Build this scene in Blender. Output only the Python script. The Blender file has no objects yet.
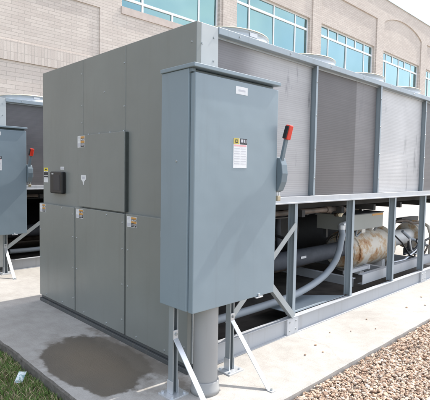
import bpy, math, random
import numpy as np
from mathutils import Vector, Matrix

random.seed(7)
rng = np.random.default_rng(7)
SC = bpy.context.scene
COL = SC.collection

# ------------------------------------------------------------------ camera
YAW, PITCH, ROLL = math.radians(44.2615), math.radians(3.5158), math.radians(0.9488)
fwd = Vector((math.sin(YAW) * math.cos(PITCH), math.cos(YAW) * math.cos(PITCH), -math.sin(PITCH)))
rgt = Vector((math.cos(YAW), -math.sin(YAW), 0))
upv = rgt.cross(fwd)
r2 = rgt * math.cos(ROLL) + upv * math.sin(ROLL)
u2 = -rgt * math.sin(ROLL) + upv * math.cos(ROLL)
cam_d = bpy.data.cameras.new('camera')
cam_d.sensor_fit = 'HORIZONTAL'
cam_d.sensor_width = 36.0
cam_d.lens = 449.69 / 430 * 36
cam_d.clip_start = 0.05
cam_d.clip_end = 3000
cam = bpy.data.objects.new('camera', cam_d)
M = Matrix((r2, u2, -fwd)).transposed().to_4x4()
M.translation = Vector((-2.0613, -2.3177, 1.42))
cam.matrix_world = M
COL.objects.link(cam)
SC.camera = cam

# ------------------------------------------------------------------ light
SUN = Vector((0.80, -0.08, 1.0)).normalized()          # towards the sun
elev = math.asin(SUN.z)
azim = math.atan2(SUN.x, SUN.y)
sun_d = bpy.data.lights.new('sun', 'SUN')
sun_d.energy = 2.4
sun_d.angle = math.radians(0.55)
sun_d.color = (1.0, 0.96, 0.90)
sun = bpy.data.objects.new('sun', sun_d)
sun.rotation_euler = SUN.to_track_quat('Z', 'Y').to_euler()
sun.location = (10, -4, 12)
COL.objects.link(sun)

world = bpy.data.worlds.new('World')
SC.world = world
world.use_nodes = True
wn, wl = world.node_tree.nodes, world.node_tree.links
wn.clear()
w_out = wn.new('ShaderNodeOutputWorld')
w_bg = wn.new('ShaderNodeBackground')
w_bg.inputs['Strength'].default_value = 0.15
sky = wn.new('ShaderNodeTexSky')
sky.sky_type = 'NISHITA'
sky.sun_disc = False
sky.sun_elevation = elev
sky.sun_rotation = azim
sky.air_density = 1.0
sky.dust_density = 2.2
sky.ozone_density = 1.0
tc = wn.new('ShaderNodeTexCoord')
mp = wn.new('ShaderNodeMapping')
mp.inputs['Scale'].default_value = (1.6, 1.6, 3.6)
nz = wn.new('ShaderNodeTexNoise')
nz.inputs['Scale'].default_value = 1.7
nz.inputs['Detail'].default_value = 7
nz.inputs['Roughness'].default_value = 0.6
cr = wn.new('ShaderNodeValToRGB')
cr.color_ramp.elements[0].position = 0.40
cr.color_ramp.elements[1].position = 0.68
mixc = wn.new('ShaderNodeMix')
mixc.data_type = 'RGBA'
mixc.inputs['B'].default_value = (6.6, 6.8, 7.0, 1)
wl.new(tc.outputs['Generated'], mp.inputs['Vector'])
wl.new(mp.outputs['Vector'], nz.inputs['Vector'])
wl.new(nz.outputs['Fac'], cr.inputs['Fac'])
wl.new(cr.outputs['Color'], mixc.inputs['Factor'])
wl.new(sky.outputs['Color'], mixc.inputs['A'])
wl.new(mixc.outputs['Result'], w_bg.inputs['Color'])
wl.new(w_bg.outputs['Background'], w_out.inputs['Surface'])

SC.view_settings.view_transform = 'Standard'
SC.view_settings.look = 'None'
SC.view_settings.exposure = 1.32
SC.view_settings.gamma = 1.0
SC.view_settings.use_curve_mapping = False


# ------------------------------------------------------------------ materials
def new_mat(name):
    m = bpy.data.materials.new(name)
    m.use_nodes = True
    return m, m.node_tree.nodes, m.node_tree.links, m.node_tree.nodes['Principled BSDF']


def ramp(n, stops):
    r = n.new('ShaderNodeValToRGB')
    e = r.color_ramp.elements
    e[0].position, e[0].color = stops[0][0], (*stops[0][1], 1)
    e[1].position, e[1].color = stops[1][0], (*stops[1][1], 1)
    for p, c in stops[2:]:
        k = e.new(p)
        k.color = (*c, 1)
    return r


def noise(n, l, vec, scale, detail=4, rough=0.55, map_scale=None):
    if map_scale:
        mpn = n.new('ShaderNodeMapping')
        mpn.inputs['Scale'].default_value = map_scale
        l.new(vec, mpn.inputs['Vector'])
        vec = mpn.outputs['Vector']
    t = n.new('ShaderNodeTexNoise')
    t.inputs['Scale'].default_value = scale
    t.inputs['Detail'].default_value = detail
    t.inputs['Roughness'].default_value = rough
    l.new(vec, t.inputs['Vector'])
    return t.outputs['Fac']


def mix(n, l, a, b, fac, blend='MIX'):
    k = n.new('ShaderNodeMix')
    k.data_type = 'RGBA'
    k.blend_type = blend
    for key, v in (('A', a), ('B', b), ('Factor', fac)):
        if hasattr(v, 'is_linked'):
            l.new(v, k.inputs[key])
        elif key == 'Factor':
            k.inputs[key].default_value = v
        else:
            k.inputs[key].default_value = (*v, 1)
    return k.outputs['Result']


def obj_vec(n):
    return n.new('ShaderNodeTexCoord').outputs['Object']


def bump(n, l, bs, h, strength, dist):
    b = n.new('ShaderNodeBump')
    b.inputs['Strength'].default_value = strength
    b.inputs['Distance'].default_value = dist
    l.new(h, b.inputs['Height'])
    l.new(b.outputs['Normal'], bs.inputs['Normal'])


def metal_paint(name, c, rough=0.45, var=0.08, dirt=0.25, dirtc=(0.12, 0.11, 0.09), metallic=0.0, wav=0.0015, spec=0.5):
    """painted or plated sheet metal: slight tone drift, faint rain streaks, dust, soft dents"""
    m, n, l, b = new_mat(name)
    v = obj_vec(n)
    big = noise(n, l, v, 1.3, 3)
    fine = noise(n, l, v, 42, 5, 0.7)
    r1 = ramp(n, [(0.3, tuple(x * (1 - var) for x in c)), (0.7, tuple(min(1, x * (1 + var)) for x in c))])
    l.new(big, r1.inputs['Fac'])
    st = noise(n, l, v, 1.0, 5, 0.6, (14, 14, 0.9))
    rs = ramp(n, [(0.56, (0, 0, 0)), (0.80, (dirt, dirt, dirt))])
    l.new(st, rs.inputs['Fac'])
    c1 = mix(n, l, r1.outputs['Color'], dirtc, rs.outputs['Color'])
    rf = ramp(n, [(0.62, (0, 0, 0)), (0.85, (dirt * 0.7,) * 3)])
    l.new(fine, rf.inputs['Fac'])
    c2 = mix(n, l, c1, tuple(min(1, x * 1.5 + 0.05) for x in c), rf.outputs['Color'])
    l.new(c2, b.inputs['Base Color'])
    rr = n.new('ShaderNodeMapRange')
    rr.inputs['To Min'].default_value = max(0.05, rough - 0.10)
    rr.inputs['To Max'].default_value = min(1, rough + 0.12)
    l.new(fine, rr.inputs['Value'])
    l.new(rr.outputs['Result'], b.inputs['Roughness'])
    b.inputs['Metallic'].default_value = metallic
    b.inputs['Specular IOR Level'].default_value = spec
    if wav:
        # soft dents of thin sheet, plus the orange peel of the paint film
        peel = noise(n, l, v, 420, 2, 0.5)
        dent = noise(n, l, v, 2.6, 2)
        ms = n.new('ShaderNodeMath')
        ms.operation = 'MULTIPLY_ADD'
        ms.inputs[1].default_value = 0.018
        l.new(peel, ms.inputs[0])
        l.new(dent, ms.inputs[2])
        bump(n, l, b, ms.outputs[0], 0.5, wav * 10)
    return m


def plain(name, c, rough=0.5, metallic=0.0, var=0.12, scale=25):
    m, n, l, b = new_mat(name)
    f = noise(n, l, obj_vec(n), scale, 4)
    r = ramp(n, [(0.3, tuple(x * (1 - var) for x in c)), (0.7, tuple(min(1, x * (1 + var)) for x in c))])
    l.new(f, r.inputs['Fac'])
    l.new(r.outputs['Color'], b.inputs['Base Color'])
    b.inputs['Roughness'].default_value = rough
    b.inputs['Metallic'].default_value = metallic
    return m


MT = {}
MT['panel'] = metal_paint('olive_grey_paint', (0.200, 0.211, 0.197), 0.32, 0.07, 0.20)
MT['side'] = metal_paint('pale_grey_paint', (0.43, 0.445, 0.44), 0.42, 0.05, 0.12)  # paler than the end panels: stronger light on the side put into colour
MT['cab'] = metal_paint('blue_grey_paint', (0.208, 0.260, 0.292), 0.34, 0.05, 0.16)
MT['frame'] = metal_paint('frame_paint', (0.28, 0.325, 0.355), 0.45, 0.08, 0.35)
MT['base'] = metal_paint('base_rail_paint', (0.38, 0.39, 0.405), 0.5, 0.08, 0.4, (0.20, 0.17, 0.14))
MT['rail'] = metal_paint('white_rail_paint', (0.44, 0.45, 0.465), 0.45, 0.05, 0.3)
MT['galv'] = metal_paint('galvanised_steel', (0.62, 0.64, 0.66), 0.42, 0.10, 0.15, (0.3, 0.3, 0.3), 0.65)
MT['strut'] = metal_paint('strut_steel', (0.31, 0.34, 0.355), 0.42, 0.10, 0.2, (0.2, 0.2, 0.2), 0.35)
MT['dark'] = plain('dark_steel', (0.035, 0.037, 0.04), 0.6)
MT['skid'] = metal_paint('skid_paint', (0.075, 0.080, 0.080), 0.45, 0.1, 0.4, (0.2, 0.17, 0.13))
MT['hinge'] = plain('dark_green_steel', (0.055, 0.064, 0.060), 0.5)
MT['black'] = plain('black_plastic', (0.012, 0.012, 0.013), 0.38)
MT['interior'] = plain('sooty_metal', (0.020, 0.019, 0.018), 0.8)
MT['insul'] = plain('insulation_foam', (0.055, 0.060, 0.072), 0.75, 0, 0.2, 14)
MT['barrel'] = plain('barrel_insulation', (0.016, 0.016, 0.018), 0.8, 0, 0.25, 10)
MT['conduit'] = metal_paint('conduit_sheath', (0.24, 0.27, 0.30), 0.5, 0.06, 0.2)
MT['pvc'] = metal_paint('grey_pvc', (0.285, 0.285, 0.28), 0.5, 0.05, 0.35, (0.22, 0.19, 0.16))
MT['screw'] = plain('zinc_screw', (0.34, 0.36, 0.36), 0.4, 0.5)
MT['white'] = plain('label_white', (0.68, 0.68, 0.68), 0.5, 0, 0.05)
MT['grey_ink'] = plain('label_grey', (0.50, 0.50, 0.53), 0.6, 0, 0.03)
MT['black_ink'] = plain('label_black', (0.03, 0.03, 0.035), 0.5, 0, 0.05)
MT['orange'] = plain('label_orange', (0.52, 0.26, 0.06), 0.5, 0, 0.06)
MT['yellow'] = plain('label_yellow', (0.72, 0.58, 0.05), 0.5, 0, 0.03)
MT['mustard'] = plain('label_mustard', (0.50, 0.40, 0.08), 0.5, 0, 0.03)
MT['pink_ink'] = plain('label_pink', (0.72, 0.35, 0.36), 0.5, 0, 0.03)
MT['red'] = plain('red_grip', (0.62, 0.035, 0.015), 0.42, 0, 0.06)
MT['lever'] = metal_paint('lever_paint', (0.135, 0.175, 0.20), 0.45, 0.05, 0.2)
MT['cream'] = plain('guard_wire', (0.62, 0.57, 0.45), 0.45, 0.2)
MT['shroud'] = metal_paint('shroud_metal', (0.42, 0.45, 0.47), 0.45, 0.10, 0.35, (0.30, 0.27, 0.2), 0.2)
MT['ctrl'] = metal_paint('control_box_paint', (0.26, 0.27, 0.25), 0.45, 0.05, 0.2)
MT['winframe'] = plain('white_window_frame', (0.78, 0.79, 0.80), 0.4, 0, 0.03)
MT['stone'] = plain('sill_stone', (0.52, 0.44, 0.39), 0.8, 0, 0.08, 6)
MT['cap'] = plain('parapet_metal', (0.55, 0.60, 0.60), 0.4, 0.3, 0.05)
MT['brass'] = plain('tarnished_brass', (0.42, 0.36, 0.26), 0.4, 0.7)


def coil_mat(name, base, dark_amt, seed, split=None):
    """fin coil: fine horizontal fin rows, soot streaks running down the fins"""
    m, n, l, b = new_mat(name)
    tcx = obj_vec(n)
    mpn = n.new('ShaderNodeMapping')
    mpn.inputs['Location'].default_value = (seed * 7.3, 0, seed * 3.1)
    l.new(tcx, mpn.inputs['Vector'])
    v = mpn.outputs['Vector']
    cloud = noise(n, l, v, 2.2, 5)
    r0 = ramp(n, [(0.25, tuple(x * 0.86 for x in base)), (0.75, tuple(min(1, x * 1.10) for x in base))])
    l.new(cloud, r0.inputs['Fac'])
    col = r0.outputs['Color']
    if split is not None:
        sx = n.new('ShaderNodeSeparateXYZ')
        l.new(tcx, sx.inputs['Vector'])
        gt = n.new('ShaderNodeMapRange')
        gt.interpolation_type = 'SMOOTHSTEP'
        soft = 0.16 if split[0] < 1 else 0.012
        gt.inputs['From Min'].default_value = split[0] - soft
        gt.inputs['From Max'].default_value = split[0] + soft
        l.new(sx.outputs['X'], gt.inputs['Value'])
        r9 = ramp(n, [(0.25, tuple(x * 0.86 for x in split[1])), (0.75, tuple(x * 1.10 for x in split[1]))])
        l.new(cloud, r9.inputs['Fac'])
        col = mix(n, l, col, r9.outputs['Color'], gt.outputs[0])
    streak = noise(n, l, v, 1.0, 4, 0.6, (8, 8, 1.9))
    rs = ramp(n, [(0.615, (0, 0, 0)), (0.715, (dark_amt,) * 3)])
    l.new(streak, rs.inputs['Fac'])
    col = mix(n, l, col, (0.10, 0.10, 0.11), rs.outputs['Color'])
    rows = noise(n, l, v, 1.0, 2, 0.5, (0.35, 0.35, 36))
    rr = ramp(n, [(0.35, (0.955, 0.955, 0.955)), (0.65, (1.025, 1.025, 1.025))])
    l.new(rows, rr.inputs['Fac'])
    col = mix(n, l, col, rr.outputs['Color'], 1.0, 'MULTIPLY')
    wv = n.new('ShaderNodeTexWave')
    wv.wave_type = 'BANDS'
    wv.bands_direction = 'Z'
    wv.inputs['Scale'].default_value = 19
    wv.inputs['Distortion'].default_value = 0.25
    wv.inputs['Detail'].default_value = 2
    l.new(tcx, wv.inputs['Vector'])
    rw = ramp(n, [(0.05, (0.92, 0.92, 0.92)), (0.45, (1.03, 1.03, 1.03))])
    l.new(wv.outputs['Fac'], rw.inputs['Fac'])
    col = mix(n, l, col, rw.outputs['Color'], 1.0, 'MULTIPLY')
    l.new(col, b.inputs['Base Color'])
    b.inputs['Roughness'].default_value = 0.55
    b.inputs['Metallic'].default_value = 0.15
    bump(n, l, b, wv.outputs['Fac'], 0.18, 0.0013)
    return m


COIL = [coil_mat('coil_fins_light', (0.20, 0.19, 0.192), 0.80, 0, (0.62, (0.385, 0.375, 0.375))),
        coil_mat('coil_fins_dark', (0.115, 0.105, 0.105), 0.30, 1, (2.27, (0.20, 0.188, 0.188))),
        coil_mat('coil_fins_pale', (0.50, 0.49, 0.487), 0.48, 2),
        coil_mat('coil_fins_brown', (0.14, 0.13, 0.13), 0.4, 3),
        coil_mat('coil_fins_light_grey', (0.36, 0.34, 0.345), 0.6, 4)]
COIL_FAR = coil_mat('coil_fins_sooty', (0.13, 0.122, 0.122), 0.4, 5)


def brick_mat(name, width, row, c1, c2, mortar, turn=False):
    m, n, l, b = new_mat(name)
    s = n.new('ShaderNodeSeparateXYZ')
    l.new(obj_vec(n), s.inputs['Vector'])
    cmb = n.new('ShaderNodeCombineXYZ')
    l.new(s.outputs['X'], cmb.inputs['X'])
    l.new(s.outputs['Z'], cmb.inputs['Y'])
    t = n.new('ShaderNodeTexBrick')
    t.offset = 0.0 if turn else 0.5
    t.inputs['Color1'].default_value = (*c1, 1)
    t.inputs['Color2'].default_value = (*c2, 1)
    t.inputs['Mortar'].default_value = (*mortar, 1)
    t.inputs['Scale'].default_value = 1
    t.inputs['Mortar Size'].default_value = 0.007
    t.inputs['Mortar Smooth'].default_value = 0.25
    t.inputs['Bias'].default_value = 0.0
    t.inputs['Brick Width'].default_value = width
    t.inputs['Row Height'].default_value = row
    l.new(cmb.outputs['Vector'], t.inputs['Vector'])
    v = obj_vec(n)
    big = noise(n, l, v, 0.5, 4)
    fine = noise(n, l, v, 60, 4, 0.7)
    rb = ramp(n, [(0.3, (0.93, 0.92, 0.92)), (0.7, (1.05, 1.05, 1.05))])
    l.new(big, rb.inputs['Fac'])
    rf = ramp(n, [(0.3, (0.90, 0.90, 0.90)), (0.7, (1.08, 1.08, 1.08))])
    l.new(fine, rf.inputs['Fac'])
    c = mix(n, l, t.outputs['Color'], rb.outputs['Color'], 1.0, 'MULTIPLY')
    c = mix(n, l, c, rf.outputs['Color'], 1.0, 'MULTIPLY')
    l.new(c, b.inputs['Base Color'])
    b.inputs['Roughness'].default_value = 0.88
    inv = n.new('ShaderNodeMath')
    inv.operation = 'SUBTRACT'
    inv.inputs[0].default_value = 1.0
    l.new(t.outputs['Fac'], inv.inputs[1])
    bump(n, l, b, inv.outputs[0], 0.6, 0.008)
    return m


BC1, BC2, BMO = (0.62, 0.548, 0.485), (0.545, 0.475, 0.42), (0.475, 0.42, 0.372)
MT['brick'] = brick_mat('tan_brick', 0.305, 0.0813, BC1, BC2, BMO)
MT['brick_big'] = brick_mat('tan_brick_large', 0.41, 0.1016, BC1, BC2, BMO)
MT['soldier'] = brick_mat('tan_brick_soldier', 0.083, 0.235, BC1, BC2, BMO, True)


def glass_mat():
    m, n, l, b = new_mat('teal_reflective_glass')
    v = obj_vec(n)
    f = noise(n, l, v, 0.35, 3)
    r = ramp(n, [(0.3, (0.150, 0.255, 0.262)), (0.7, (0.20, 0.31, 0.315))])
    l.new(f, r.inputs['Fac'])
    l.new(r.outputs['Color'], b.inputs['Base Color'])
    b.inputs['Metallic'].default_value = 0.88
    b.inputs['Roughness'].default_value = 0.06
    bump(n, l, b, noise(n, l, v, 0.9, 2), 0.08, 0.05)
    return m


MT['glass'] = glass_mat()


def concrete_mat():
    m, n, l, b = new_mat('broom_concrete')
    v = obj_vec(n)
    n1 = noise(n, l, v, 1.1, 6, 0.6)
    n2 = noise(n, l, v, 9, 6, 0.7)
    n3 = noise(n, l, v, 120, 4, 0.7)
    r1 = ramp(n, [(0.30, (0.345, 0.325, 0.295)), (0.70, (0.455, 0.435, 0.405))])
    l.new(n1, r1.inputs['Fac'])
    r2_ = ramp(n, [(0.30, (0.88, 0.87, 0.86)), (0.70, (1.08, 1.08, 1.08))])
    l.new(n2, r2_.inputs['Fac'])
    r3 = ramp(n, [(0.30, (0.84, 0.83, 0.82)), (0.70, (1.06, 1.06, 1.06))])
    l.new(n3, r3.inputs['Fac'])
    c = mix(n, l, r1.outputs['Color'], r2_.outputs['Color'], 1.0, 'MULTIPLY')
    c = mix(n, l, c, r3.outputs['Color'], 1.0, 'MULTIPLY')
    broom = noise(n, l, v, 1.0, 3, 0.6, (150, 5, 1))
    rbm = ramp(n, [(0.3, (0.93, 0.93, 0.93)), (0.7, (1.04, 1.04, 1.04))])
    l.new(broom, rbm.inputs['Fac'])
    c = mix(n, l, c, rbm.outputs['Color'], 1.0, 'MULTIPLY')
    # old brown run-off marks and hairline cracks
    old = noise(n, l, v, 2.3, 7, 0.7)
    ro = ramp(n, [(0.60, (0, 0, 0)), (0.80, (0.45, 0.45, 0.45))])
    l.new(old, ro.inputs['Fac'])
    c = mix(n, l, c, (0.22, 0.18, 0.135), ro.outputs['Color'])
    vo = n.new('ShaderNodeTexVoronoi')
    vo.feature = 'DISTANCE_TO_EDGE'
    vo.inputs['Scale'].default_value = 0.55
    wv_ = n.new('ShaderNodeVectorMath')
    wv_.operation = 'MULTIPLY_ADD'
    wn_ = n.new('ShaderNodeTexNoise')
    wn_.inputs['Scale'].default_value = 3.0
    wn_.inputs['Detail'].default_value = 6
    l.new(v, wn_.inputs['Vector'])
    l.new(wn_.outputs['Color'], wv_.inputs[0])
    wv_.inputs[1].default_value = (0.35, 0.35, 0.0)
    l.new(v, wv_.inputs[2])
    l.new(wv_.outputs[0], vo.inputs['Vector'])
    rc = ramp(n, [(0.0, (0.16, 0.16, 0.16)), (0.0020, (0, 0, 0))])
    l.new(vo.outputs['Distance'], rc.inputs['Fac'])
    c = mix(n, l, c, (0.12, 0.105, 0.09), rc.outputs['Color'])
    # a wet brown stain with a ragged rim and a thin splash running to the skid
    s = n.new('ShaderNodeSeparateXYZ')
    l.new(v, s.inputs['Vector'])

    def mth(op, a, bb):
        k = n.new('ShaderNodeMath')
        k.operation = op
        for i, x in enumerate((a, bb)):
            if hasattr(x, 'is_linked'):
                l.new(x, k.inputs[i])
            else:
                k.inputs[i].default_value = x
        return k.outputs[0]

    wob = mth('MULTIPLY', mth('SUBTRACT', noise(n, l, v, 4.5, 7, 0.66), 0.5), 0.95)

    def ell(cx, cy, rx, ry, ang, extra, soft):
        ca, sa = math.cos(ang), math.sin(ang)
        dx, dy = mth('SUBTRACT', s.outputs['X'], cx), mth('SUBTRACT', s.outputs['Y'], cy)
        u = mth('DIVIDE', mth('ADD', mth('MULTIPLY', dx, ca), mth('MULTIPLY', dy, sa)), rx)
        w = mth('DIVIDE', mth('SUBTRACT', mth('MULTIPLY', dy, ca), mth('MULTIPLY', dx, sa)), ry)
        d = mth('SQRT', mth('ADD', mth('MULTIPLY', u, u), mth('MULTIPLY', w, w)), 0.0)
        d = mth('ADD', d, mth('MULTIPLY', wob, extra))
        q = n.new('ShaderNodeMapRange')
        q.interpolation_type = 'SMOOTHSTEP'
        q.inputs['From Min'].default_value = 1.0 + soft
        q.inputs['From Max'].default_value = 1.0 - soft
        l.new(d, q.inputs['Value'])
        return q.outputs['Result']

    m1 = ell(-0.475, 0.60, 0.255, 0.55, 0.0, 0.75, 0.05)
    m2 = ell(-0.285, 0.68, 0.20, 0.54, 0.0, 1.3, 0.10)
    m3 = ell(-0.13, 0.50, 0.10, 0.62, -0.06, 2.8, 0.30)
    mm = mth('MAXIMUM', m1, m2)
    core = ell(-0.42, 0.64, 0.20, 0.40, 0.0, 1.4, 0.6)
    stc = mix(n, l, (0.055, 0.045, 0.033), (0.140, 0.116, 0.087), noise(n, l, v, 3.2, 6, 0.65))
    stc = mix(n, l, stc, (0.185, 0.140, 0.092), mth("MULTIPLY", core, 0.60))
    stc = mix(n, l, stc, r3.outputs['Color'], 1.0, 'MULTIPLY')
    fringe = ell(-0.40, 0.64, 0.345, 0.63, 0.0, 1.5, 0.14)
    c = mix(n, l, c, (0.20, 0.175, 0.145), mth('MULTIPLY', fringe, 0.42))
    c = mix(n, l, c, stc, mth('MULTIPLY', mm, 0.86))
    c = mix(n, l, c, (0.17, 0.145, 0.115), mth('MULTIPLY', m3, 0.75))
    l.new(c, b.inputs['Base Color'])
    rg = n.new('ShaderNodeMapRange')
    rg.inputs['To Min'].default_value = 0.85
    rg.inputs['To Max'].default_value = 0.42
    l.new(mm, rg.inputs['Value'])
    l.new(rg.outputs['Result'], b.inputs['Roughness'])
    bump(n, l, b, mth('ADD', n3, mth('MULTIPLY', broom, 0.8)), 0.35, 0.004)
    return m


MT['concrete'] = concrete_mat()


def _sep():
    pass


def mottled_mat(name, c1, c2, sc):
    m, n, l, b = new_mat(name)
    v = obj_vec(n)
    f = noise(n, l, v, sc, 8, 0.7)
    r = ramp(n, [(0.3, c1), (0.7, c2)])
    l.new(f, r.inputs['Fac'])
    l.new(r.outputs['Color'], b.inputs['Base Color'])
    b.inputs['Roughness'].default_value = 0.95
    bump(n, l, b, f, 0.8, 0.03)
    return m


MT['slab_edge'] = mottled_mat('soil_stained_slab_edge', (0.075, 0.066, 0.054), (0.22, 0.20, 0.175), 14)  # darker mottled brown for the left edge faces of the slab
MT['lawn'] = mottled_mat('lawn_soil', (0.085, 0.08, 0.04), (0.22, 0.17, 0.10), 22)
MT['gravel_bed'] = mottled_mat('gravel_bed', (0.11, 0.085, 0.065), (0.36, 0.29, 0.235), 55)


def island_mat(name, stops, rough, vary=0.15):
    m, n, l, b = new_mat(name)
    g = n.new('ShaderNodeNewGeometry')
    r = ramp(n, stops)
    r.color_ramp.interpolation = 'LINEAR'
    l.new(g.outputs['Random Per Island'], r.inputs['Fac'])
    f = noise(n, l, obj_vec(n), 70, 4, 0.7)
    rf = ramp(n, [(0.25, (1 - vary,) * 3), (0.75, (1 + vary,) * 3)])
    l.new(f, rf.inputs['Fac'])
    l.new(mix(n, l, r.outputs['Color'], rf.outputs['Color'], 1.0, 'MULTIPLY'), b.inputs['Base Color'])
    b.inputs['Roughness'].default_value = rough
    return m


MT['stones'] = island_mat('river_stones', [(0.0, (0.16, 0.10, 0.07)), (0.14, (0.42, 0.275, 0.185)), (0.32, (0.52, 0.375, 0.265)),
                                           (0.45, (0.36, 0.30, 0.25)), (0.58, (0.56, 0.43, 0.32)), (0.74, (0.60, 0.485, 0.38)),
                                           (0.88, (0.44, 0.28, 0.185)), (1.0, (0.64, 0.58, 0.50))], 0.75)
MT['blades'] = island_mat('grass_blades', [(0.0, (0.075, 0.150, 0.022)), (0.50, (0.125, 0.225, 0.040)), (0.68, (0.18, 0.27, 0.065)),
                                           (0.76, (0.38, 0.30, 0.17)), (1.0, (0.50, 0.39, 0.25))], 0.7)


def rust_mat():
    m, n, l, b = new_mat('rusty_beige_casting')
    v = obj_vec(n)
    f = noise(n, l, v, 3.6, 8, 0.68)
    r = ramp(n, [(0.48, (0.66, 0.60, 0.51)), (0.55, (0.54, 0.38, 0.23)), (0.64, (0.36, 0.155, 0.055)), (0.76, (0.18, 0.08, 0.035))])
    l.new(f, r.inputs['Fac'])
    l.new(r.outputs['Color'], b.inputs['Base Color'])
    b.inputs['Roughness'].default_value = 0.65
    bump(n, l, b, noise(n, l, v, 45, 5), 0.4, 0.006)
    return m


MT['pan'] = plain('oily_pan', (0.075, 0.065, 0.056), 0.8, 0, 0.45, 5)
MT['pipe_brown'] = plain('brown_line', (0.075, 0.055, 0.042), 0.6, 0, 0.7, 7)
MT['rust'] = rust_mat()
MT['ivory'] = metal_paint('ivory_casting', (0.80, 0.78, 0.74), 0.5, 0.08, 0.45, (0.30, 0.17, 0.09))


# ------------------------------------------------------------------ mesh builder
class MB:
    def __init__(s):
        s.v, s.f, s.m, s.sm = [], [], [], []

    def add(s, vs, fs, m=0, smooth=False):
        o = len(s.v)
        s.v += [tuple(p) for p in vs]
        s.f += [tuple(i + o for i in f) for f in fs]
        s.m += [m] * len(fs)
        s.sm += [smooth] * len(fs)
        return s

    def box(s, x0, x1, y0, y1, z0, z1, m=0):
        vs = [(x, y, z) for x in (x0, x1) for y in (y0, y1) for z in (z0, z1)]
        return s.add(vs, [(0, 1, 3, 2), (4, 6, 7, 5), (0, 4, 5, 1), (2, 3, 7, 6), (0, 2, 6, 4), (1, 5, 7, 3)], m)

    def obox(s, c, ax, ay, az, m=0):
        c, ax, ay, az = map(Vector, (c, ax, ay, az))
        vs = [c + ax * i + ay * j + az * k for i in (-1, 1) for j in (-1, 1) for k in (-1, 1)]
        return s.add(vs, [(0, 1, 3, 2), (4, 6, 7, 5), (0, 4, 5, 1), (2, 3, 7, 6), (0, 2, 6, 4), (1, 5, 7, 3)], m)

    def bar(s, p0, p1, w, h, side, m=0):
        """bar from p0 to p1, w wide along `side` (made square to the bar), h thick"""
        p0, p1, side = map(Vector, (p0, p1, side))
        d = p1 - p0
        sd = (side - d.normalized() * side.dot(d.normalized())).normalized()
        t = d.normalized().cross(sd)
        return s.obox((p0 + p1) / 2, d / 2, sd * w / 2, t * h / 2, m)

    def cyl(s, p0, p1, r0, r1=None, n=24, m=0, caps=True):
        r1 = r0 if r1 is None else r1
        return s.tube([p0, p1], [r0, r1], n, m, caps)

    def tube(s, path, r, n=12, m=0, caps=True):
        P = [Vector(p) for p in path]
        R = r if isinstance(r, (list, tuple)) else [r] * len(P)
        ref = None
        vs, fs = [], []
        for i, p in enumerate(P):
            t = (P[min(i + 1, len(P) - 1)] - P[max(i - 1, 0)])
            if t.length < 1e-9:
                t = P[-1] - P[0]
            t.normalize()
            if ref is None:
                ref = t.orthogonal().normalized()
            ref = (ref - t * ref.dot(t)).normalized()
            b = t.cross(ref)
            for k in range(n):
                a = 2 * math.pi * k / n
                vs.append(p + (ref * math.cos(a) + b * math.sin(a)) * R[i])
        for i in range(len(P) - 1):
            for k in range(n):
                k2 = (k + 1) % n
                fs.append((i * n + k, i * n + k2, (i + 1) * n + k2, (i + 1) * n + k))
        s.add(vs, fs, m, True)
        if caps:
            o = len(vs)
            s.add(vs[:n], [tuple(reversed(range(n)))], m)
            s.add(vs[o - n:], [tuple(range(n))], m)
        return s

    def lathe(s, c, prof, n=40, m=0):
        vs, fs = [], []
        for r, z in prof:
            for k in range(n):
                a = 2 * math.pi * k / n
                vs.append((c[0] + r * math.cos(a), c[1] + r * math.sin(a), c[2] + z))
        for i in range(len(prof) - 1):
            for k in range(n):
                k2 = (k + 1) % n
                fs.append((i * n + k, i * n + k2, (i + 1) * n + k2, (i + 1) * n + k))
        return s.add(vs, fs, m, True)

    def prism_y(s, poly, y0, y1, m=0):
        """polygon in x,z extruded from y0 to y1"""
        k = len(poly)
        vs = [(x, y0, z) for x, z in poly] + [(x, y1, z) for x, z in poly]
        fs = [tuple(range(k)), tuple(reversed(range(k, 2 * k)))]
        fs += [(i, i + k, (i + 1) % k + k, (i + 1) % k) for i in range(k)]
        return s.add(vs, fs, m)

    def build(s, name, mats, parent=None, bevel=0.0, loc=None):
        base = Vector((0, 0, 0))
        if parent is not None:
            q = parent
            while q is not None:
                base = base + q.location
                q = q.parent
        elif loc is not None:
            base = Vector(loc)
        me = bpy.data.meshes.new(name)
        me.from_pydata([tuple(Vector(p) - base) for p in s.v], [], s.f)
        mats = mats if isinstance(mats, (list, tuple)) else [mats]
        for m in mats:
            me.materials.append(MT[m] if isinstance(m, str) else m)
        me.polygons.foreach_set('material_index', s.m)
        me.polygons.foreach_set('use_smooth', s.sm)
        me.update()
        # consistent outward normals
        import bmesh
        bm = bmesh.new()
        bm.from_mesh(me)
        bmesh.ops.recalc_face_normals(bm, faces=bm.faces)
        bm.to_mesh(me)
        bm.free()
        o = bpy.data.objects.new(name, me)
        COL.objects.link(o)
        if parent is not None:
            o.parent = parent
        elif loc is not None:
            o.location = loc
        if bevel:
            bv = o.modifiers.new('edge', 'BEVEL')
            bv.width = bevel
            bv.segments = 2
            bv.limit_method = 'ANGLE'
            bv.angle_limit = math.radians(40)
        return o


def empty(name, loc):
    o = bpy.data.objects.new(name, None)
    o.location = loc
    o.empty_display_size = 0.2
    COL.objects.link(o)
    return o


def tag(o, label=None, cat=None, group=None, kind=None):
    for k, v in (('label', label), ('category', cat), ('group', group), ('kind', kind)):
        if v:
            o[k] = v
    return o


def copy_tree(o, parent=None):
    c = o.copy()
    COL.objects.link(c)
    c.parent = parent
    for ch in list(o.children):
        copy_tree(ch, c)
    return c


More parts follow.
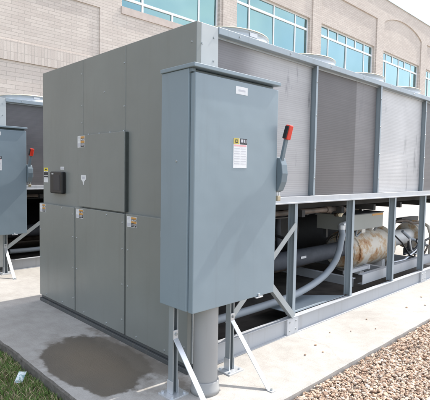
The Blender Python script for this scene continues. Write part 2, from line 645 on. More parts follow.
# ================================================================== setting
# lawn / soil to the horizon
g = MB()
g.add([(-900, -900, -0.085), (900, -900, -0.085), (900, 900, -0.085), (-900, 900, -0.085)], [(0, 1, 2, 3)])
tag(g.build('ground', 'lawn'), kind='structure')

# slab that carries both chillers
PADX0, PADY0, PADX1, PADY1 = -0.785, -0.655, 46.0, 8.9
pad = MB()
rag = np.random.default_rng(3)
xs = [PADX0 + i * 0.10 for i in range(0, 90)] + [12, 20, 46]
ys = [PADY0 + i * 0.10 for i in range(0, 60)] + [8.9]
edge = []
edge += [(x, PADY0 + 0.0025 * rag.standard_normal()) for x in xs[:-1]]
edge += [(46, PADY0), (46, 8.9)]
left = [(PADX0 + 0.003 * rag.standard_normal(), y) for y in ys[1:]]
poly = edge + list(reversed(left))
k = len(poly)
pc = (sum(p[0] for p in poly) / k, sum(p[1] for p in poly) / k)
ins = []
for i, (x, y) in enumerate(poly):
    ins.append((x + (0.012 if x < -0.6 else 0), y + (0.012 if y < -0.5 else 0)))
vs = [(x, y, -0.2) for x, y in poly] + [(x, y, -0.012) for x, y in poly] + [(x, y, 0.0) for x, y in ins]
fs = [(i, (i + 1) % k, (i + 1) % k + k, i + k) for i in range(k)] + \
     [(i + k, (i + 1) % k + k, (i + 1) % k + 2 * k, i + 2 * k) for i in range(k)] + [tuple(range(2 * k, 3 * k))]
pad.add(vs, fs)
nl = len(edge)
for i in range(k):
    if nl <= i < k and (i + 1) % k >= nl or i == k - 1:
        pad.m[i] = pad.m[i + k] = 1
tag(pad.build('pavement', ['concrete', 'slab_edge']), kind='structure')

pa = MB()
pa.box(-0.70, 46, -3.2, -1.245, -0.25, -0.040)
tag(pa.build('path', 'concrete', None, 0.008), kind='structure')
gb = MB()
gb.add([(-0.70, -14, -0.058), (46, -14, -0.058), (46, -0.60, -0.058), (-0.70, -0.60, -0.058)], [(0, 1, 2, 3)])
tag(gb.build('gravel_bed', 'gravel_bed'), kind='structure')


# loose stones (numpy: thousands of small faceted pebbles in one mesh)
def ico():
    import bmesh
    bm = bmesh.new()
    bmesh.ops.create_icosphere(bm, subdivisions=2, radius=1)
    v = np.array([p.co[:] for p in bm.verts])
    f = np.array([[q.index for q in fc.verts] for fc in bm.faces])
    bm.free()
    return v, f


ICO_V, ICO_F = ico()


def stone_shapes(count):
    out = []
    for i in range(count):
        v = ICO_V.copy()
        for _ in range(9):
            d = rng.standard_normal(3)
            d /= np.linalg.norm(d)
            h = rng.uniform(0.45, 0.8)
            over = np.maximum(v @ d - h, 0)
            v -= np.outer(over * 0.9, d)
        v *= rng.uniform(0.65, 1.35, 3) * np.array([1, 1, 0.62])
        out.append(v)
    return out


def scatter_stones(pts, sizes, name, mat):
    shapes = stone_shapes(14)
    N = len(pts)
    nv, nf = len(ICO_V), len(ICO_F)
    V = np.empty((N, nv, 3))
    for i in range(N):
        a = rng.uniform(0, 2 * math.pi)
        t = rng.uniform(-0.5, 0.5, 2)
        ca, sa = math.cos(a), math.sin(a)
        R = np.array([[ca, -sa, 0], [sa, ca, 0], [0, 0, 1]])
        Rx = np.array([[1, 0, 0], [0, math.cos(t[0]), -math.sin(t[0])], [0, math.sin(t[0]), math.cos(t[0])]])
        V[i] = shapes[i % 14] @ (R @ Rx).T * sizes[i] + pts[i]
    F = (ICO_F[None] + (np.arange(N) * nv)[:, None, None]).reshape(-1, 3)
    me = bpy.data.meshes.new(name)
    me.vertices.add(N * nv)
    me.vertices.foreach_set('co', V.reshape(-1))
    me.loops.add(F.size)
    me.loops.foreach_set('vertex_index', F.reshape(-1).astype(np.int32))
    me.polygons.add(len(F))
    me.polygons.foreach_set('loop_start', np.arange(0, F.size, 3, dtype=np.int32))
    me.polygons.foreach_set('use_smooth', np.zeros(len(F), dtype=bool))
    me.update(calc_edges=True)
    me.materials.append(MT[mat])
    o = bpy.data.objects.new(name, me)
    COL.objects.link(o)
    return o


P, S = [], []
for (x0, x1, y0, y1, dens) in ((-0.4, 3.6, -1.255, PADY0 - 0.012, 7200), (3.6, 9.0, -1.255, PADY0 - 0.012, 2400)):
    nst = int((x1 - x0) * (y1 - y0) * dens)
    p = np.column_stack([rng.uniform(x0, x1, nst), rng.uniform(y0, y1, nst), np.full(nst, -0.052)])
    sz = np.clip(rng.lognormal(math.log(0.0085), 0.40, nst), 0.005, 0.020)
    p[:, 2] += rng.uniform(0, 0.022, nst)
    P.append(p)
    S.append(sz)
tag(scatter_stones(np.vstack(P), np.concatenate(S), 'gravel', 'stones'),
    'tan and brown river gravel covering the bed beside the concrete strip', 'gravel', kind='stuff')


# turf: many small curved blades
def blades():
    N = 42000
    x = np.concatenate([rng.uniform(-1.75, PADX0 - 0.004, N), rng.uniform(PADX0 - 0.05, PADX0 + 0.002, 2600)])
    y = np.concatenate([rng.uniform(-0.2, 2.6, N), rng.uniform(-0.2, 2.6, 2600)])
    N = len(x)
    # clumps: thin out by a coarse noise grid
    gx = rng.uniform(0, 1, (60, 60))
    den = gx[((x + 2) * 18).astype(int) % 60, ((y + 1) * 18).astype(int) % 60]
    keep = rng.uniform(0, 1, N) < 0.45 + 0.55 * den
    x, y, den = x[keep], y[keep], den[keep]
    N = len(x)
    h = rng.uniform(0.018, 0.048, N) * (0.7 + 0.5 * den)
    w = rng.uniform(0.0015, 0.0030, N)
    a = rng.uniform(0, 2 * math.pi, N)
    b = rng.uniform(0, 2 * math.pi, N)
    lean = rng.uniform(0.2, 1.5, N) * h
    z0 = -0.085
    base = np.column_stack([x, y, np.full(N, z0)])
    side = np.column_stack([np.cos(a), np.sin(a), np.zeros(N)]) * w[:, None]
    ln = np.column_stack([np.cos(b), np.sin(b), np.zeros(N)])
    mid = base + ln * (lean * 0.35)[:, None] + np.column_stack([np.zeros(N), np.zeros(N), h * 0.6])
    tip = base + ln * lean[:, None] + np.column_stack([np.zeros(N), np.zeros(N), h])
    V = np.stack([base - side, base + side, mid - side * 0.8, mid + side * 0.8, tip], 1)
    F = np.array([[0, 1, 3], [0, 3, 2], [2, 3, 4]])
    F = (F[None] + (np.arange(N) * 5)[:, None, None]).reshape(-1, 3)
    me = bpy.data.meshes.new('grass')
    me.vertices.add(N * 5)
    me.vertices.foreach_set('co', V.reshape(-1))
    me.loops.add(F.size)
    me.loops.foreach_set('vertex_index', F.reshape(-1).astype(np.int32))
    me.polygons.add(len(F))
    me.polygons.foreach_set('loop_start', np.arange(0, F.size, 3, dtype=np.int32))
    me.update(calc_edges=True)
    me.materials.append(MT['blades'])
    o = bpy.data.objects.new('grass', me)
    COL.objects.link(o)
    return o


tag(blades(), 'short green and straw coloured turf beside the shaded slab edge', 'grass', kind='stuff')


# ================================================================== building
BY = 9.0
bld = tag(empty('brick_building', (12, BY, 0)), 'tan brick building with teal ribbon windows and white frames behind the chillers', 'building')
# bays: window x range, mullions for the lower lights, extra mullions for the upper lights
BAYS = [(5.17, 9.10, [5.97, 8.24], [7.11], 'flat'), (9.97, 14.56, [10.77, 12.23, 13.65], [], 'flat'),
        (15.40, 20.42, [16.20, 17.80, 19.55], [17.0, 18.66], 'flat'), (21.40, 26.20, [22.02, 23.64, 25.30], [22.80, 24.42], 'arch'),
        (27.20, 32.20, [28.0, 29.6, 31.4], [28.8, 30.5], 'flat')]
SILL0, SILL, TR1, TR2, HEAD, RECT, PAR = 5.895, 6.105, 6.42, 7.625, 8.10, 9.55, 10.72
F0, F1, F2 = BY, BY + 0.055, BY + 0.40      # skin plane, recess plane, back
w = MB()
# lower wall in larger units, set 3 cm back; shallow panel at left
low = MB()
low.box(-14, 40, BY + 0.03, F2, 0, 4.03)
low.build('lower_wall', 'brick_big', bld)
sol = MB()
sol.box(-14, 40, F0 - 0.006, F2, 4.032, 4.50)
sol.build('soldier_course', 'soldier', bld)
w.box(-14, 4.44, F0 + 0.03, F2, 4.502, 5.89)
w.box(4.44, 40, F0, F2, 4.502, SILL0)
w.box(-14, 4.44, F0, F2, 5.89, SILL0)
x_prev = -14
for (x0, x1, ml, mu, kind) in BAYS:
    a0, a1 = x0 - 0.06, x1 + 0.12
    if kind == 'arch':
        a1 = x1 + 0.10
    w.box(x_prev, a0, F0, F2, SILL0, RECT)                  # pier
    w.box(a0, x0, F1, F2, SILL0, RECT)
    w.box(x1, a1, F1, F2, SILL0, RECT)
    w.box(x0, x1, F1, F2, HEAD, RECT)                       # recessed field over the head
    x_prev = a1
w.box(x_prev, 40, F0, F2, SILL0, RECT)
# band above the bays, with the arched bay cut out of its front skin
aw0, aw1 = BAYS[3][0] - 0.06, BAYS[3][1] + 0.10
w.box(-14, aw0, F0, F2, RECT, PAR)
w.box(aw1, 40, F0, F2, RECT, PAR)
arc = []
cx, hw, rise = (aw0 + aw1) / 2, (aw1 - aw0) / 2, 0.52
for i in range(21):
    t = -1 + 2 * i / 20
    arc.append((cx + hw * t, RECT + rise * (1 - t * t) ** 0.8))
for i in range(20):
    (xa, za), (xb, zb) = arc[i], arc[i + 1]
    w.prism_y([(xa, za), (xb, zb), (xb, PAR), (xa, PAR)], F0, F1)
w.box(aw0, aw1, F1, F2, RECT, PAR)
w.build('wall', 'brick', bld)
cp = MB()
cp.box(-14, 40, F0 - 0.05, F2 + 0.05, PAR, PAR + 0.09)
cp.build('parapet_cap', 'cap', bld)
for (x0, x1, ml, mu, kind) in BAYS:
    sl = MB()
    sl.box(x0 - 0.058, x1 + 0.098, F0 - 0.03, F1 + 0.10, SILL0 + 0.002, SILL - 0.004)
    sl.build('window_sill', 'stone', bld)
    fr = MB()
    yf, yb, t = F1 + 0.11, F1 + 0.17, 0.030
    fr.box(x0, x0 + 0.055, yf, yb, SILL, HEAD)
    fr.box(x1 - 0.055, x1, yf, yb, SILL, HEAD)
    for (za, zb) in ((SILL, SILL + 0.075), (TR1 - 0.035, TR1 + 0.035), (TR2 - 0.045, TR2 + 0.045), (HEAD - 0.06, HEAD)):
        fr.box(x0 + 0.055, x1 - 0.055, yf + 0.004, yb, za, zb)
    for xm in ml:
        for za, zb in ((SILL + 0.075, TR1 - 0.035), (TR1 + 0.035, TR2 - 0.045), (TR2 + 0.045, HEAD - 0.06)):
            fr.box(xm - t, xm + t, yf + 0.008, yb, za, zb)
    for xm in mu:
        if kind == 'flat' and x0 < 6:
            fr.box(xm - t, xm + t, yf + 0.008, yb, SILL + 0.075, TR1 - 0.035)
        else:
            fr.box(xm - t, xm + t, yf + 0.008, yb, TR2 + 0.045, HEAD - 0.06)
            fr.box(xm - t, xm + t, yf + 0.008, yb, SILL + 0.075, TR1 - 0.035)
    wo = fr.build('window', 'winframe', bld)
    gl = MB()
    xsn = [x0 + 0.05] + ml + [x1 - 0.05]
    for xa, xb in zip(xsn[:-1], xsn[1:]):                   # each light sits a hair out of true
        for za, zb in ((SILL + 0.05, TR1), (TR1, TR2), (TR2, HEAD - 0.03)):
            tx, tz = random.uniform(-.012, .012), random.uniform(-.010, .010)
            y = yf + 0.042
            gl.add([(xa, y - tx - tz, za), (xb, y + tx - tz, za), (xb, y + tx + tz, zb), (xa, y - tx + tz, zb)], [(0, 1, 2, 3)])
    gl.build('pane', 'glass', wo)


# ================================================================== chiller
W, H, L = 2.457, 2.44, 6.70
ch = tag(empty('chiller', (0, 0, 0)), 'large grey air cooled chiller in the foreground with panelled end and open pipework below', 'chiller',
         'air cooled chillers on the slab')
PITCH_C = 1.26
POSTS_C = [0.213 + 1.265 * i for i in range(0, 6)]           # coil bay boundaries
FRAME_P = [1.20, 2.205, 3.195, 4.11, 5.05, 6.0, 6.66]

screw_bm = MB()
screw_bm.cyl((0, 0, 0), (-0.005, 0, 0), 0.0085, 0.006, 8)
screw_mesh = None


def screw_x(parent, y, z, x):
    """screw head on a face that looks towards -x"""
    global screw_mesh
    if screw_mesh is None:
        t_ = screw_bm.build('screw', 'screw')
        screw_mesh = t_.data
        bpy.data.objects.remove(t_)
    o = bpy.data.objects.new('screw', screw_mesh)
    COL.objects.link(o)
    o.parent = parent
    o.location = (x, y, z)
    return o


def screw_y(parent, x, z, y):
    o = screw_x(parent, y, z, x)
    o.rotation_euler = (0, 0, math.pi / 2)
    return o


def sticker_x(name, parent, x, y1, z1, wd, ht, rects, mats):
    """label on a -x face: y1,z1 top-left corner as seen; rects (u0,v0,u1,v1,mat,lift) in 0..1, v downwards"""
    b_ = MB()
    b_.box(x - 0.0015, x, y1 - wd, y1, z1 - ht, z1, 0)
    for (u0, v0, u1, v1, mi, lf) in rects:
        b_.box(x - 0.0015 - 0.0006 * lf, x - 0.0016, y1 - u1 * wd, y1 - u0 * wd, z1 - v1 * ht, z1 - v0 * ht, mi)
    return b_.build(name, mats, parent)


def sticker_y(name, parent, y, x0, z1, wd, ht, rects, mats):
    b_ = MB()
    b_.box(x0, x0 + wd, y - 0.0015, y, z1 - ht, z1, 0)
    for (u0, v0, u1, v1, mi, lf) in rects:
        b_.box(x0 + u0 * wd, x0 + u1 * wd, y - 0.0015 - 0.0006 * lf, y - 0.0016, z1 - v1 * ht, z1 - v0 * ht, mi)
    return b_.build(name, mats, parent)


WARN = ([(0.0, 0.62, 0.40, 0.94, 3, 1), (0.43, 0.04, 0.98, 0.22, 2, 1), (0.43, 0.22, 0.98, 0.40, 1, 1), (0.47, 0.27, 0.62, 0.36, 0, 2),
         (0.68, 0.26, 0.95, 0.30, 0, 2), (0.68, 0.33, 0.95, 0.36, 0, 2), (0.43, 0.42, 0.98, 0.60, 2, 1), (0.43, 0.60, 0.98, 0.96, 1, 1),
         (0.48, 0.66, 0.93, 0.69, 0, 2), (0.48, 0.75, 0.93, 0.78, 0, 2), (0.48, 0.84, 0.85, 0.87, 0, 2),
         (0.05, 0.08, 0.36, 0.12, 3, 1), (0.05, 0.20, 0.36, 0.24, 3, 1), (0.05, 0.32, 0.30, 0.36, 3, 1)], ['white', 'black_ink', 'orange', 'grey_ink'])

# -- upper end panels (three sheets with seams)
cuts = [W, 1.576, 0.861, 0.0]
ups = []
for i in range(3):
    y1, y0 = cuts[i], cuts[i + 1]
    b_ = MB()
    g0 = 0.0 if i == 2 else 0.0022
    g1 = 0.0 if i == 0 else 0.0022
    b_.box(0.0, 0.04, y0 + g0, y1 - g1, 1.05, H)
    ups.append(b_.build('end_panel', 'panel', ch, 0.003))
for z in (2.31, 2.02, 1.86):
    screw_x(ups[0], 1.60, z, 0.0)
for z in (2.30, 1.95, 1.45):
    screw_x(ups[1], 0.885, z, 0.0)
screw_x(ups[1], 1.20, 2.10, 0.0)
screw_x(ups[2], 0.83, 1.55, 0.0)
screw_x(ups[2], 0.05, 2.31, 0.0)
screw_x(ups[2], 0.05, 1.85, 0.0)
# -- the service door standing proud of the end
dr = MB()
dr.box(-0.036, -0.002, 0.822, 1.60, 1.082, 1.742)
door = dr.build('access_door', 'panel', ch, 0.004)
fl = MB()
fl.box(-0.030, -0.002, 0.814, 0.8195, 1.085, 1.735)
fl.build('door_hinge', 'hinge', door)  # thin dark strip along the side edge of the door
for y in (1.44, 1.25, 1.07, 0.86):
    hb = MB()
    hb.cyl((-0.018, y, 1.742), (-0.018, y, 1.752), 0.008, 0.007, 8)
    hb.build('latch', 'screw', door)
sticker_x('warning_label', door, -0.036, 1.612, 1.735, 0.135, 0.105, *WARN)
bd = MB()
pts = [(1.545, 1.375), (1.455, 1.375), (1.455, 1.335), (1.485, 1.315), (1.495, 1.285), (1.505, 1.285), (1.515, 1.315), (1.545, 1.335)]
kk = len(pts)
bd.add([(-0.036, y, z) for y, z in pts] + [(-0.0385, y, z) for y, z in pts],
       [tuple(range(kk, 2 * kk))] + [(i, (i + 1) % kk, (i + 1) % kk + kk, i + kk) for i in range(kk)])
bd.box(-0.0392, -0.0386, 1.475, 1.525, 1.340, 1.362, 1)
bd.build('badge', ['white', 'grey_ink'], door)

# -- lower access panels, a little proud of the upper ones
lows = [(1.673, W + 0.010), (0.812, 1.655), (0.012, 0.789)]
for (y0, y1) in lows:
    b_ = MB()
    b_.box(-0.042, 0.0, y0, y1, 0.066, 1.062 if y1 > 2 else (1.070 if y1 > 1 else 1.074))
    p_ = b_.build('access_panel', 'panel', ch, 0.004)
    for f_ in (0.12, 0.42, 0.72, 0.94):
        screw_x(p_, y0 + 0.03, 0.066 + f_ * 0.99, -0.042)
        if f_ > 0.2 and f_ < 0.9:
            screw_x(p_, y1 - 0.03, 0.066 + f_ * 0.99, -0.042)
    for q in (0.33, 0.8):
        screw_x(p_, y0 + q * (y1 - y0), 1.04, -0.042)
        screw_x(p_, y0 + q * (y1 - y0), 0.095, -0.042)
    sticker_x('warning_label', p_, -0.042, y1 - 0.022, 1.056, 0.135, 0.085, *WARN)
for (y0, y1) in ((1.6552, 1.6728), (0.7892, 0.8118)):
    jm = MB()
    jm.box(-0.012, 0.0, y0, y1, 0.07, 1.05)
    jm.build('panel_joint', 'dark', ch)

# -- black display with its small labels
kp = MB()
kp.box(-0.050, -0.001, 1.925, 2.190, 1.180, 1.402)
kd = kp.build('control_display', 'black', ch, 0.014)
s_ = MB()
s_.box(-0.0535, -0.0505, 1.955, 2.095, 1.215, 1.372)
s_.build('screen', 'black_ink', kd, 0.001)
s_ = MB()
s_.cyl((-0.0507, 2.135, 1.378), (-0.0522, 2.135, 1.378), 0.010, 0.010, 3)
s_.box(-0.0522, -0.0507, 2.100, 2.124, 1.373, 1.383)
s_.build('emblem', 'white', kd)
sticker_x('name_label', ch, 0.0, 2.045, 1.452, 0.080, 0.030, [(0.1, 0.3, 0.9, 0.7, 1, 1)], ['white', 'grey_ink'])
sticker_x('caution_label', ch, 0.0, 2.440, 1.440, 0.105, 0.155,
          [(0, 0, 1, 0.24, 1, 1), (0.0, 0.30, 1, 0.52, 2, 1), (0.0, 0.56, 1, 0.66, 2, 1), (0.4, 0.26, 0.6, 0.29, 2, 1), (0.1, 0.72, 0.9, 0.75, 3, 1),
           (0.1, 0.82, 0.9, 0.85, 3, 1), (0.3, 0.07, 0.7, 0.17, 2, 2)], ['white', 'yellow', 'black_ink', 'grey_ink'])

# -- end box: sides, roof
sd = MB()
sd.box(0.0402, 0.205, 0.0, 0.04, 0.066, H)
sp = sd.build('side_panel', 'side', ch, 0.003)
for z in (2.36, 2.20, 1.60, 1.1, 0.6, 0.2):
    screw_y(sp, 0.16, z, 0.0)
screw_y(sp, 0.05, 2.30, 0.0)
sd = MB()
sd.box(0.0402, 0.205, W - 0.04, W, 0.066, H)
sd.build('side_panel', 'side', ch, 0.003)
sd = MB()
sd.box(0.001, 0.0400, 0.0005, 0.04, 0.066, 1.049)
sd.build('corner_post', 'side', ch)
bk = MB()
bk.box(0.165, 0.205, 0.0402, W - 0.0402, 0.066, H - 0.002)
bk.build('back_panel', 'dark', ch)
rf = MB()
rf.box(0.0405, L, 0.0405, W - 0.0405, H - 0.06, H - 0.003)
rf.build('roof', 'shroud', ch)
sk = MB()
sk.box(-0.030, 0.30, 0.02, W - 0.01, 0.036, 0.064)
sk.box(-0.050, 0.22, 0.0, W - 0.005, 0.0, 0.034)
sk.build('skid', 'skid', ch, 0.003)

# -- coils, coil posts, rails (front and back)
for back in (False, True):
    def yy(a, b):
        return (W - b, W - a) if back else (a, b)
    for i in range(5):
        x0, x1 = POSTS_C[i], POSTS_C[i + 1]
        b_ = MB()
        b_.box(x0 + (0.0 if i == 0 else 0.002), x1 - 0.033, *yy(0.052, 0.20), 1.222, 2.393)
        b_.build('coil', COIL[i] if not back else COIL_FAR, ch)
    for i in range(1, 6):
        x1 = POSTS_C[i]
        b_ = MB()
        b_.box(x1 - 0.028, x1, *yy(0.000, 0.004), 1.2222, 2.3928)
        b_.box(x1 - 0.006, x1, *yy(0.0042, 0.19), 1.2222, 2.3928)
        b_.box(x1 - 0.028, x1 - 0.0062, *yy(0.075, 0.19), 1.2222, 2.3928)
        p_ = b_.build('coil_post', 'frame', ch, 0.002)
        if not back:
            for z in (2.25, 1.95, 1.65, 1.38):
                screw_y(p_, x1 - 0.014, z, 0.000)
    b_ = MB()
    b_.box(0.2055, L, *yy(-0.006, 0.20), 2.395, 2.446)
    p_ = b_.build('top_rail', 'frame', ch, 0.004)
    if not back:
        for i in range(9):
            screw_y(p_, 0.42 + 0.63 * i, 2.42, -0.006)
    b_ = MB()
    b_.box(0.2055, L, *yy(-0.004, 0.19), 1.160, 1.220)
    b_.box(0.2055, L, *yy(-0.020, -0.0045), 1.160, 1.172)
    b_.build('bottom_rail', 'rail', ch, 0.002)
    for x in FRAME_P:
        b_ = MB()
        b_.box(x - 0.020, x + 0.022, *yy(0.002, 0.006), 0.153, 1.159)
        b_.box(x - 0.020, x + 0.0165, *yy(0.070, 0.074), 0.153, 1.159)
        b_.box(x + 0.017, x + 0.022, *yy(0.0062, 0.074), 0.153, 1.159)
        b_.build('frame_post', 'frame', ch, 0.0012)
    b_ = MB()                                               # C channel base
    b_.box(0.225, L, *yy(0.012, 0.020), 0.006, 0.146)
    b_.box(0.225, L, *yy(-0.016, 0.040), 0.146, 0.152)
    b_.box(0.225, L, *yy(-0.016, 0.040), 0.0, 0.006)
    br = b_.build('base_rail', 'base', ch, 0.001)
    for x in (1.165, 4.11):
        b_ = MB()
        b_.box(x - 0.075, x + 0.085, *yy(-0.0145, 0.0115), 0.007, 0.145)
        sp_ = b_.build('splice_plate', 'rail', br, 0.002)
        if not back:
            for dx in (-0.04, 0.05):
                screw_y(sp_, x + dx, 0.115, -0.0145)
                screw_y(sp_, x + dx, 0.04, -0.0145)
# end posts of far end
b_ = MB()
b_.box(L - 0.05, L - 0.002, 0.21, W - 0.21, 1.162, 1.218)
b_.box(L - 0.05, L - 0.002, 0.21, W - 0.21, 2.30, 2.38)
b_.build('end_frame', 'frame', ch)
dk = MB()
dk.box(0.21, L - 0.06, 0.195, W - 0.195, 1.085, 1.158)
for k_ in range(9):                                         # stiffeners under the deck
    x = 0.7 + k_ * 0.7
    dk.box(x, x + 0.05, 0.08, W - 0.08, 1.02, 1.084)
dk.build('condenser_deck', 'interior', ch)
cw = MB()
cw.box(0.206, 0.21, 0.20, W - 0.20, 1.16, 2.39)
cw.box(0.25, L - 0.1, W / 2 - 0.03, W / 2 + 0.03, 1.16, 2.38)
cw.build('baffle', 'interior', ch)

# -- fans
def guard_mesh(mb, c, R):
    for j in range(9):
        r = R * (1 - j * 0.105)
        z = c[2] + 0.055 * (1 - (r / R) ** 2)
        mb.tube([(c[0] + r * math.cos(2 * math.pi * k / 36), c[1] + r * math.sin(2 * math.pi * k / 36), z) for k in range(37)], 0.005, 5, 0, False)
    for k in range(10):
        a = 2 * math.pi * k / 10
        mb.tube([(c[0] + R * q * math.cos(a), c[1] + R * q * math.sin(a), c[2] + 0.059 * (1 - q * q)) for q in (0.1, 0.35, 0.6, 0.8, 1.0)], 0.0045, 5, 0)
    mb.lathe((c[0], c[1], c[2] + 0.055), [(0.002, 0.008), (0.07, 0.006), (0.075, -0.004)], 20)


fan0 = None
FANX = [0.69 + 1.06 * i for i in range(6)]
FANY = 0.49
for fy in (FANY, W - FANY):
    for i, fx in enumerate(FANX):
        if fan0 is None:
            c = (fx, fy, 2.437)
            b_ = MB()
            b_.lathe(c, [(0.470, 0.0), (0.470, 0.010), (0.432, 0.020), (0.420, 0.05), (0.418, 0.080), (0.426, 0.087), (0.421, 0.093), (0.410, 0.088),
                         (0.402, 0.07), (0.400, 0.0)], 56)
            fan0 = b_.build('fan', 'shroud', ch)
            gm = MB()
            guard_mesh(gm, (fx, fy, 2.437 + 0.096), 0.424)
            gm.build('guard', 'cream', fan0)
            bm_ = MB()
            bm_.cyl((fx, fy, 2.45), (fx, fy, 2.53), 0.10, 0.09, 20)
            bm_.build('hub', 'dark', fan0)
            for q in range(5):
                a = 2 * math.pi * q / 5
                u, t_ = Vector((math.cos(a), math.sin(a), 0)), Vector((-math.sin(a), math.cos(a), 0))
                cc = Vector((fx, fy, 2.475))
                bb = MB()
                pr = []
                for rr_, cw_, tw in ((0.09, 0.07, 0.6), (0.25, 0.13, 0.45), (0.385, 0.17, 0.30)):
                    dv = t_ * math.cos(tw) + Vector((0, 0, 1)) * math.sin(tw)
                    pr += [cc + u * rr_ - dv * cw_ / 2, cc + u * rr_ + dv * cw_ / 2]
                off = Vector((0, 0, 0.004))
                bb.add([p - off for p in pr] + [p + off for p in pr], [(0, 1, 3, 2), (2, 3, 5, 4), (6, 8, 9, 7), (8, 10, 11, 9), (0, 2, 8, 6), (2, 4, 10, 8),
                                                                      (1, 7, 9, 3), (3, 9, 11, 5), (4, 5, 11, 10), (0, 6, 7, 1)])
                bb.build('blade', 'shroud', fan0)
        else:
            f_ = copy_tree(fan0, ch)
            f_.location = (fx - FANX[0], fy - FANY, 0)
lb = MB()                                                    # white plate on the first shroud, facing the photographer
lb.bar((0.62, 0.0710, 2.500), (0.70, 0.0660, 2.500), 0.030, 0.003, (0, 0, 1))
lb.build('name_label', 'white', ch)

# -- machinery in the open base
ev = MB()
ev.cyl((0.35, 1.62, 0.50), (5.1, 1.62, 0.50), 0.32, None, 36)
ev.cyl((2.2, 1.62, 0.50), (2.28, 1.62, 0.50), 0.345, None, 36)
ev.cyl((4.4, 1.62, 0.50), (4.48, 1.62, 0.50), 0.345, None, 36)
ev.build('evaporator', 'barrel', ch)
bp = MB()
bp.box(0.30, 4.9, 2.30, 2.33, 0.16, 0.80)
bp.box(0.30, 2.6, 2.30, 2.33, 0.801, 1.084)
bp.build('rear_cover', 'interior', ch)  # added black sheet that keeps the view through the open base dark
fp = MB()
fp.box(0.24, 5.2, 0.06, W - 0.06, 0.008, 0.030)
fp.build('floor_pan', 'pan', ch)  # added dark sheet on the slab, shade under the unit put into its colour
sp2 = MB()
sp2.cyl((0.25, 0.62, 0.475), (3.16, 0.62, 0.475), 0.094, None, 28)
spo = sp2.build('suction_pipe', 'insul', ch)
tg = MB()
tg.box(2.04, 2.14, 0.521, 0.524, 0.485, 0.510)
tg.build('pipe_tag', 'white', spo)
cb = MB()
cb.box(2.575, 3.41, 0.25, 0.68, 0.775, 0.955)
cbo = cb.build('control_box', 'ctrl', ch, 0.004)
b_ = MB()
b_.box(2.565, 3.42, 0.240, 0.69, 0.9555, 0.966)
b_.build('lid', 'dark', cbo, 0.002)
b_ = MB()
b_.box(3.12, 3.40, 0.2475, 0.2495, 0.925, 0.948)
b_.build('caution_label', 'orange', cbo)
# legs that hold the control box
for x in (2.66, 3.30):
    b_ = MB()
    b_.box(x, x + 0.04, 0.60, 0.64, 0.66, 0.774)
    b_.build('bracket', 'dark', cbo)
# compressor: rusty casing with flanges, ivory motor housing, suction neck
cm = MB()
yc, zc = 0.72, 0.41
cm.tube([(3.20, yc, zc), (3.24, yc, zc), (3.40, yc, zc), (3.96, yc, zc), (4.22, yc, zc), (4.50, yc, zc)],
        [0.215, 0.245, 0.256, 0.256, 0.245, 0.15], 40)
cmp_ = cm.build('compressor', 'rust', ch)
b_ = MB()
b_.cyl((3.15, yc, zc), (3.199, yc, zc), 0.19, 0.205, 32)
b_.build('end_cap', 'rust', cmp_)
for (x, r) in ((3.27, 0.265), (4.22, 0.282)):
    b_ = MB()
    b_.cyl((x, yc, zc), (x + 0.035, yc, zc), r, None, 40)
    for q in range(14):
        a = 2 * math.pi * q / 14
        b_.cyl((x - 0.012, yc + (r - 0.012) * math.cos(a), zc + (r - 0.012) * math.sin(a)), (x + 0.05, yc + (r - 0.012) * math.cos(a), zc + (r - 0.012) * math.sin(a)), 0.012, None, 6)
    b_.build('flange', 'rust', cmp_)
b_ = MB()
b_.tube([(4.50, yc, zc + 0.03), (5.35, yc, zc + 0.03), (5.42, yc, zc + 0.03), (5.42, yc, zc + 0.03), (5.50, yc, zc + 0.03)],
        [0.120, 0.120, 0.125, 0.20, 0.20], 32)
b_.build('motor_housing', 'ivory', cmp_)
b_ = MB()
b_.cyl((5.30, yc, zc + 0.03), (5.345, yc, zc + 0.03), 0.21, None, 32)
b_.build('flange', 'rust', cmp_)
b_ = MB()
b_.box(5.55, 6.25, 0.92, 1.02, 0.60, 0.69)
b_.build('cross_beam', 'dark', ch)
b_ = MB()
b_.box(5.9, 5.98, 0.80, 0.90, 0.031, 0.64)
b_.build('bracket', 'rust', ch, 0.004)
b_ = MB()                                                    # suction elbow rising behind the casing
b_.tube([(4.02, yc + 0.02, zc + 0.2), (4.04, yc + 0.04, 0.72), (4.10, yc + 0.10, 0.80), (4.22, yc + 0.22, 0.84), (4.5, yc + 0.42, 0.84)], 0.06, 16)
b_.build('discharge_pipe', 'rust', cmp_)
# small lines, valves and wiring
ln = MB()
ln.tube([(4.36, 0.40, 0.62), (4.55, 0.36, 0.50), (4.85, 0.34, 0.43), (5.2, 0.36, 0.33)], 0.022, 10)
ln.build('oil_line', 'conduit', ch)
ln = MB()
ln.tube([(4.30, 0.34, 0.30), (4.55, 0.30, 0.34), (4.8, 0.30, 0.42), (5.2, 0.32, 0.46), (5.5, 0.4, 0.40)], 0.016, 8)
ln.build('oil_line', 'dark', ch)
ln = MB()
ln.tube([(4.42, 0.32, 0.52), (4.44, 0.30, 0.36), (4.62, 0.31, 0.27), (4.95, 0.33, 0.30)], 0.014, 8)
ln.build('oil_line', 'galv', ch)
vb = MB()
vb.box(4.50, 4.66, 0.32, 0.44, 0.27, 0.36)
vb.cyl((4.58, 0.38, 0.36), (4.58, 0.38, 0.46), 0.035, 0.03, 12)
vb.build('valve_block', 'dark', ch, 0.006)
hp = MB()                                                    # copper-brown header just under the rail
hp.tube([(0.5, 0.16, 1.06), (1.9, 0.16, 1.06), (2.25, 0.16, 1.06), (2.36, 0.19, 1.04), (2.40, 0.26, 0.99), (2.42, 0.34, 0.97)], 0.024, 14)
hp.cyl((1.93, 0.16, 1.06), (2.02, 0.16, 1.06), 0.033, None, 14)
hp.build('liquid_line', 'pipe_brown', ch)
vv = MB()
